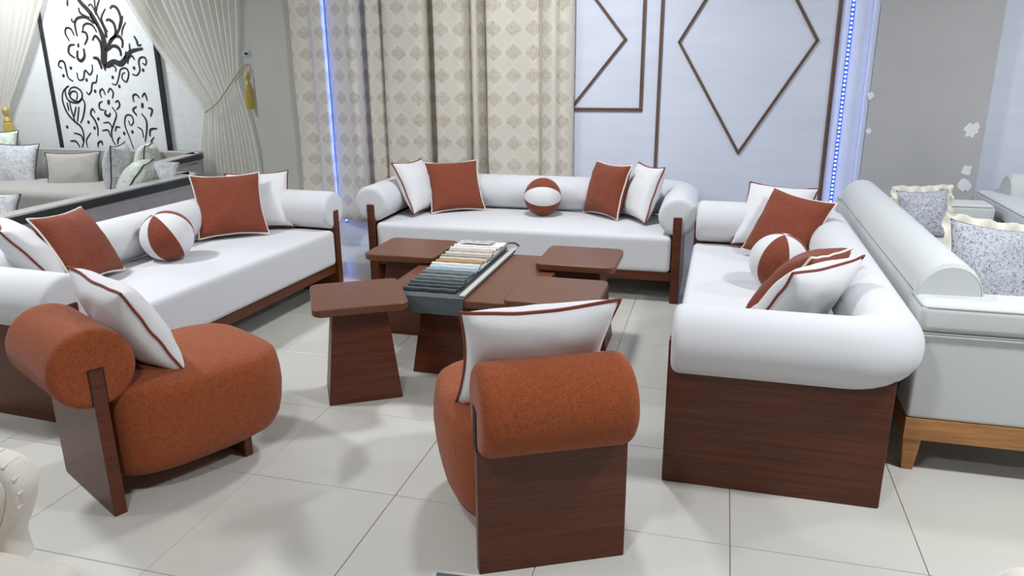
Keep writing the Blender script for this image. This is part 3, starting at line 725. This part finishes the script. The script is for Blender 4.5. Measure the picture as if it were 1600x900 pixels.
# ---------------------------------------------------------------- grey sofas of the left bay
def rail_sofa(label, base, rz, W, arm, H, depth_seat, z_seat=0.40):
    """low shell sofa: a U wall (back along local +y side, arms towards -y) with a padded top and a black outer rail"""
    s = thing('railed_sofa', label, 'sofa', base, rz, 'grey sofas with black rails in the left bay')
    cr = 0.22
    def path(off, arm_):
        k = W/2-off; c = max(cr-off, 0.05); P = [(-k, -arm_), (-k, -arm_*0.5), (-k, -c-0.01)]
        P += [(-k+c-c*math.cos(R(t)), -off-c+c*math.sin(R(t))+0.0) for t in range(10, 90, 10)]
        P += [(-k+c+(2*k-2*c)*q/8, -off) for q in range(9)]
        P += [(k-c+c*math.sin(R(t)), -off-c+c*math.cos(R(t))) for t in range(10, 90, 10)]
        P += [(k, -c-0.01), (k, -arm_*0.5), (k, -arm_)]
        return P
    def shell(o0, o1, z0, z1, drop=0.0, arm_=arm):
        A, Bp = path(o0, arm_), path(o1, arm_)
        rg = []
        for i in range(len(A)):
            sl = drop*max(0, -A[i][1]-cr)/max(arm-cr, 0.01)
            rg.append([(A[i][0], A[i][1], z0), (A[i][0], A[i][1], z1-sl), (Bp[i][0], Bp[i][1], z1-sl), (Bp[i][0], Bp[i][1], z0)])
        return loft(rg)
    obj('shell', shell(0.0, 0.026, 0.05, H-0.045, 0.04), GREYVINYL, s)
    obj('inner_back', shell(0.024, 0.15, 0.10, H, 0.04), GREYVEL, s)
    obj('rail', shell(-0.012, 0.026, H-0.055, H-0.002, 0.04, arm+0.01), BLACK, s)
    obj('seam', shell(-0.003, 0.01, H-0.085, H-0.078, 0.04), GREYPIPE, s)
    obj('seat', softbox2(W-0.34, depth_seat, 0.12, z_seat, 0.05, 0.02, 0, -0.15-depth_seat/2), GREYVEL, s)
    return s
rail_sofa('grey sofa with black top rail along the bay wall under the artwork', (-4.89, 4.78, 0), 0, 3.52, 0.95, 0.70, 0.75)
rail_sofa('grey sofa with black top rail whose back runs behind the left white sofa', (-2.245, 2.05, 0), R(-90), 3.0, 0.8, 0.70, 0.75)
def pil(label, px, py, Y, size, yaw, lean, spin, mat, pipe, seed, h=None, thick=0.085, **kw):
    return pillow(label, aty(px, py, Y), yaw, lean, spin, size, mat, pipe, thick, None, seed, h, **kw)
pil('grey damask pillow with black piping at the left edge on the bay sofa', 20, 262, 4.40, 0.50, -72, 18, -3, SPECK, BLACK, 21)
pil('plain grey pillow with black piping in the middle of the bay sofa', 115, 270, 4.42, 0.50, -62, 22, 0, GREYCUSH, BLACK, 22, 0.42)
pil('upright grey damask pillow with black piping right of the plain grey one', 184, 262, 4.30, 0.42, -155, 8, 0, SPECK, BLACK, 23, 0.45, 0.12)
pil('pale celadon pillow with black piping at the right end of the bay sofa', 230, 254, 4.40, 0.40, -150, 12, 0, GREENISH, BLACK, 24, 0.36, 0.11)
pil('pale celadon pillow with black piping leaning low against the back of the near railed sofa', 212, 281, 3.10, 0.34, -150, 40, 0, GREENISH, BLACK, 25, 0.34, 0.1)
pil('white damask pillow with pointed corners above the black rail', 250, 273, 3.28, 0.28, -62, 30, -4, SPECK, None, 26, 0.22, 0.07)
pil('celadon pillow corner behind the damask one at the left edge', -2, 236, 4.58, 0.42, -75, 15, 0, GREENISH, BLACK, 27)
pil('damask pillow corner peeping over the black rail at the left edge', -10, 334, 2.3, 0.30, -60, 45, 0, SPECK, BLACK, 28, 0.3)

# ---------------------------------------------------------------- pale grey sofas on the right
def grey_sofa(label, base, rz, L, Dp=0.86):
    """local x runs along depth: back at x=0.., front at +x; y along the length, near arm at y=0"""
    s = thing('grey_sofa', label, 'sofa', base, rz, 'pale grey upholstered seats on the right')
    D = Dp
    def bolster(y0, y1):
        rg = []; prof = []
        for k in range(13): a = R(180*k/12); prof.append((0.115-0.115*math.cos(a), 0.685+0.125*math.sin(a)))
        prof = [(0.0, 0.28)]+prof+[(0.25, 0.28)]
        for y, sc in ((y0, 0.93), (y0+0.012, 0.985), (y0+0.035, 1), (y1-0.035, 1), (y1-0.012, 0.985), (y1, 0.93)):
            rg.append([(0.12+(x-0.12)*sc, y, 0.55+(z-0.55)*sc) for x, z in prof])
        return loft(rg)
    obj('backrest', bolster(0.13, L-0.13), GREYPAD, s)
    obj('seam_piping', tube([(0.002, 0.17+(L-0.34)*i/6, 0.685) for i in range(7)]+[(0.004, L-0.14, 0.62), (0.004, L-0.135, 0.45)], 0.004, 6), GREYPIPE, s)
    obj('seam_piping', tube([(0.12+0.108*math.cos(R(a)), 0.1325, 0.55+0.93*(0.135+0.125*math.sin(R(a)))) for a in range(180, -1, -12)], 0.003, 6), GREYPAD, s)
    for y0 in (0.0, L-0.20):
        obj('arm', softbox2(D, 0.20, 0.225, 0.572, 0.015, 0.0, D/2-0.0, y0+0.10), GREYPAD, s)
        obj('arm_pad', softbox2(D+0.01, 0.215, 0.572, 0.682, 0.03, 0.004, D/2, y0+0.10), GREYPAD, s)
        for z in (0.572, 0.668):
            ins = 0.0 if z < 0.6 else 0.008
            obj('arm_piping', tube([(x+D/2, y+y0+0.10, z) for x, y in rrect(D+0.012-2*ins, 0.217-2*ins, 0.028, 4)], 0.0045, 6, loop=True), GREYPIPE, s)
    obj('body', softbox2(D-0.03, L-0.36, 0.225, 0.46, 0.02, 0.01, D/2+0.01, L/2), GREYPAD, s)
    obj('seat_cushion', softbox2(D-0.24, L-0.41, 0.40, 0.53, 0.04, 0.015, D/2+0.12, L/2), GREYPAD, s)
    b = box(0.0, D, 0.0, 0.03, 0.135, 0.225, 0.003); box(0.0, D, L-0.03, L, 0.135, 0.225, 0.003, 2, b); box(0.0, 0.03, 0.03, L-0.03, 0.135, 0.225, 0.003, 2, b); box(D-0.03, D, 0.03, L-0.03, 0.135, 0.225, 0.003, 2, b)
    obj('base_rail', b, OAK, s)
    for x in (0.035, D-0.035):
        for y in (0.035, L-0.035):
            rg = [[(x+px_, y+py_, 0) for px_, py_ in rrect(0.042, 0.042, 0.004, 2)], [(x+px_, y+py_, 0.135) for px_, py_ in rrect(0.066, 0.06, 0.004, 2)]]
            obj('leg', loft(rg), OAK, s)
    return s
grey_sofa('pale grey sofa with oak base rail back to back with the right white sofa', (2.435, 1.262, 0), 0.0, 2.35)
grey_sofa('pale grey armchair with boxed arm in the far right corner', (3.36, 4.03, 0), R(-90), 1.0, 0.92)
pil('large black flecked pillow with champagne ruffle on the near part of the grey sofa', 1553, 425, 1.95, 0.42, -78, 22, -8, SPECKB, None, 31, None, 0.09, ruffle=True)
pil('smaller flecked pillow with champagne ruffle at the far end of the grey sofa', 1442, 335, 3.15, 0.29, -80, 20, 2, SPECKB, None, 32, None, 0.08, ruffle=True)

# ---------------------------------------------------------------- cream velvet pieces cut by the lower frame corners
def scroll_chair(label, base, rz):
    # the end of the scrolled back at x ~ 0, running to -x; front face towards -y; seat in front of it
    s = thing('scroll_back_chair', label, 'chair', base, rz, 'cream velvet seats at the lower corners')
    ct = catmull([(0.000, 0, 0.36), (-0.004, 0, 0.425), (0.030, 0, 0.485), (0.056, 0, 0.543), (0.062, 0, 0.590), (0.040, 0, 0.632), (-0.010, 0, 0.652), (-0.08, 0, 0.656), (-0.22, 0, 0.66), (-0.45, 0, 0.665)], 5)
    def ring(y, ins):
        out = []
        for i, p in enumerate(ct):
            t = (ct[min(i+1, len(ct)-1)]-ct[max(i-1, 0)]).normalized(); nr = Vector((t.z, 0, -t.x))
            out.append((p.x-nr.x*ins, y, p.z-nr.z*ins))
        return out+[(-0.45, y, 0.36)]
    obj('back', loft([ring(-0.012, 0.05), ring(-0.012, 0.036), ring(0.0, 0.030), ring(0.002, 0.012), ring(0.012, 0.003), ring(0.03, 0.0), ring(0.06, 0.0), ring(0.075, 0.01)]), CREAMV, s, 50)
    obj('piping', tube([Vector(p)+Vector((0, -0.002, 0)) for p in ring(0.0, 0.033)[:-1]], 0.0045, 6), CREAMV, s)
    for k in range(5):
        p = ct[14+4*k]; obj('pleat', tube([(p[0], 0.004, p[2]), (p[0]-0.004, 0.03, p[2]+0.001), (p[0]-0.006, 0.06, p[2]+0.001)], 0.003, 6), CREAMV, s)
    obj('seat', softbox2(0.70, 0.60, 0.14, 0.425, 0.035, 0.01, -0.115, -0.305), CREAMV, s)
    obj('base', box(-0.43, -0.01, -0.58, 0.05, 0.04, 0.37, 0.01), CREAMV, s)
    for x in (-0.40, 0.02):
        for y in (-0.57, 0.02): obj('foot', box(x-0.025, x+0.025, y-0.025, y+0.025, 0, 0.045, 0.004), BLACK, s)
    return s
scroll_chair('cream velvet scroll-backed chair cut off by the lower left corner', (0.062, -0.46, -0.0), R(0))
ot = thing('ottoman', 'cream velvet ottoman corner cut off by the lower right corner', 'ottoman', (2.62, -0.16, 0))
obj('cushion', softbox2(0.52, 0.52, 0.14, 0.43, 0.06, 0.015), CREAMV, ot)
for sx in (-1, 1):
    for sy in (-1, 1): obj('foot', box(sx*0.2-0.02, sx*0.2+0.02, sy*0.2-0.02, sy*0.2+0.02, 0, 0.15, 0.004), BLACK, ot)
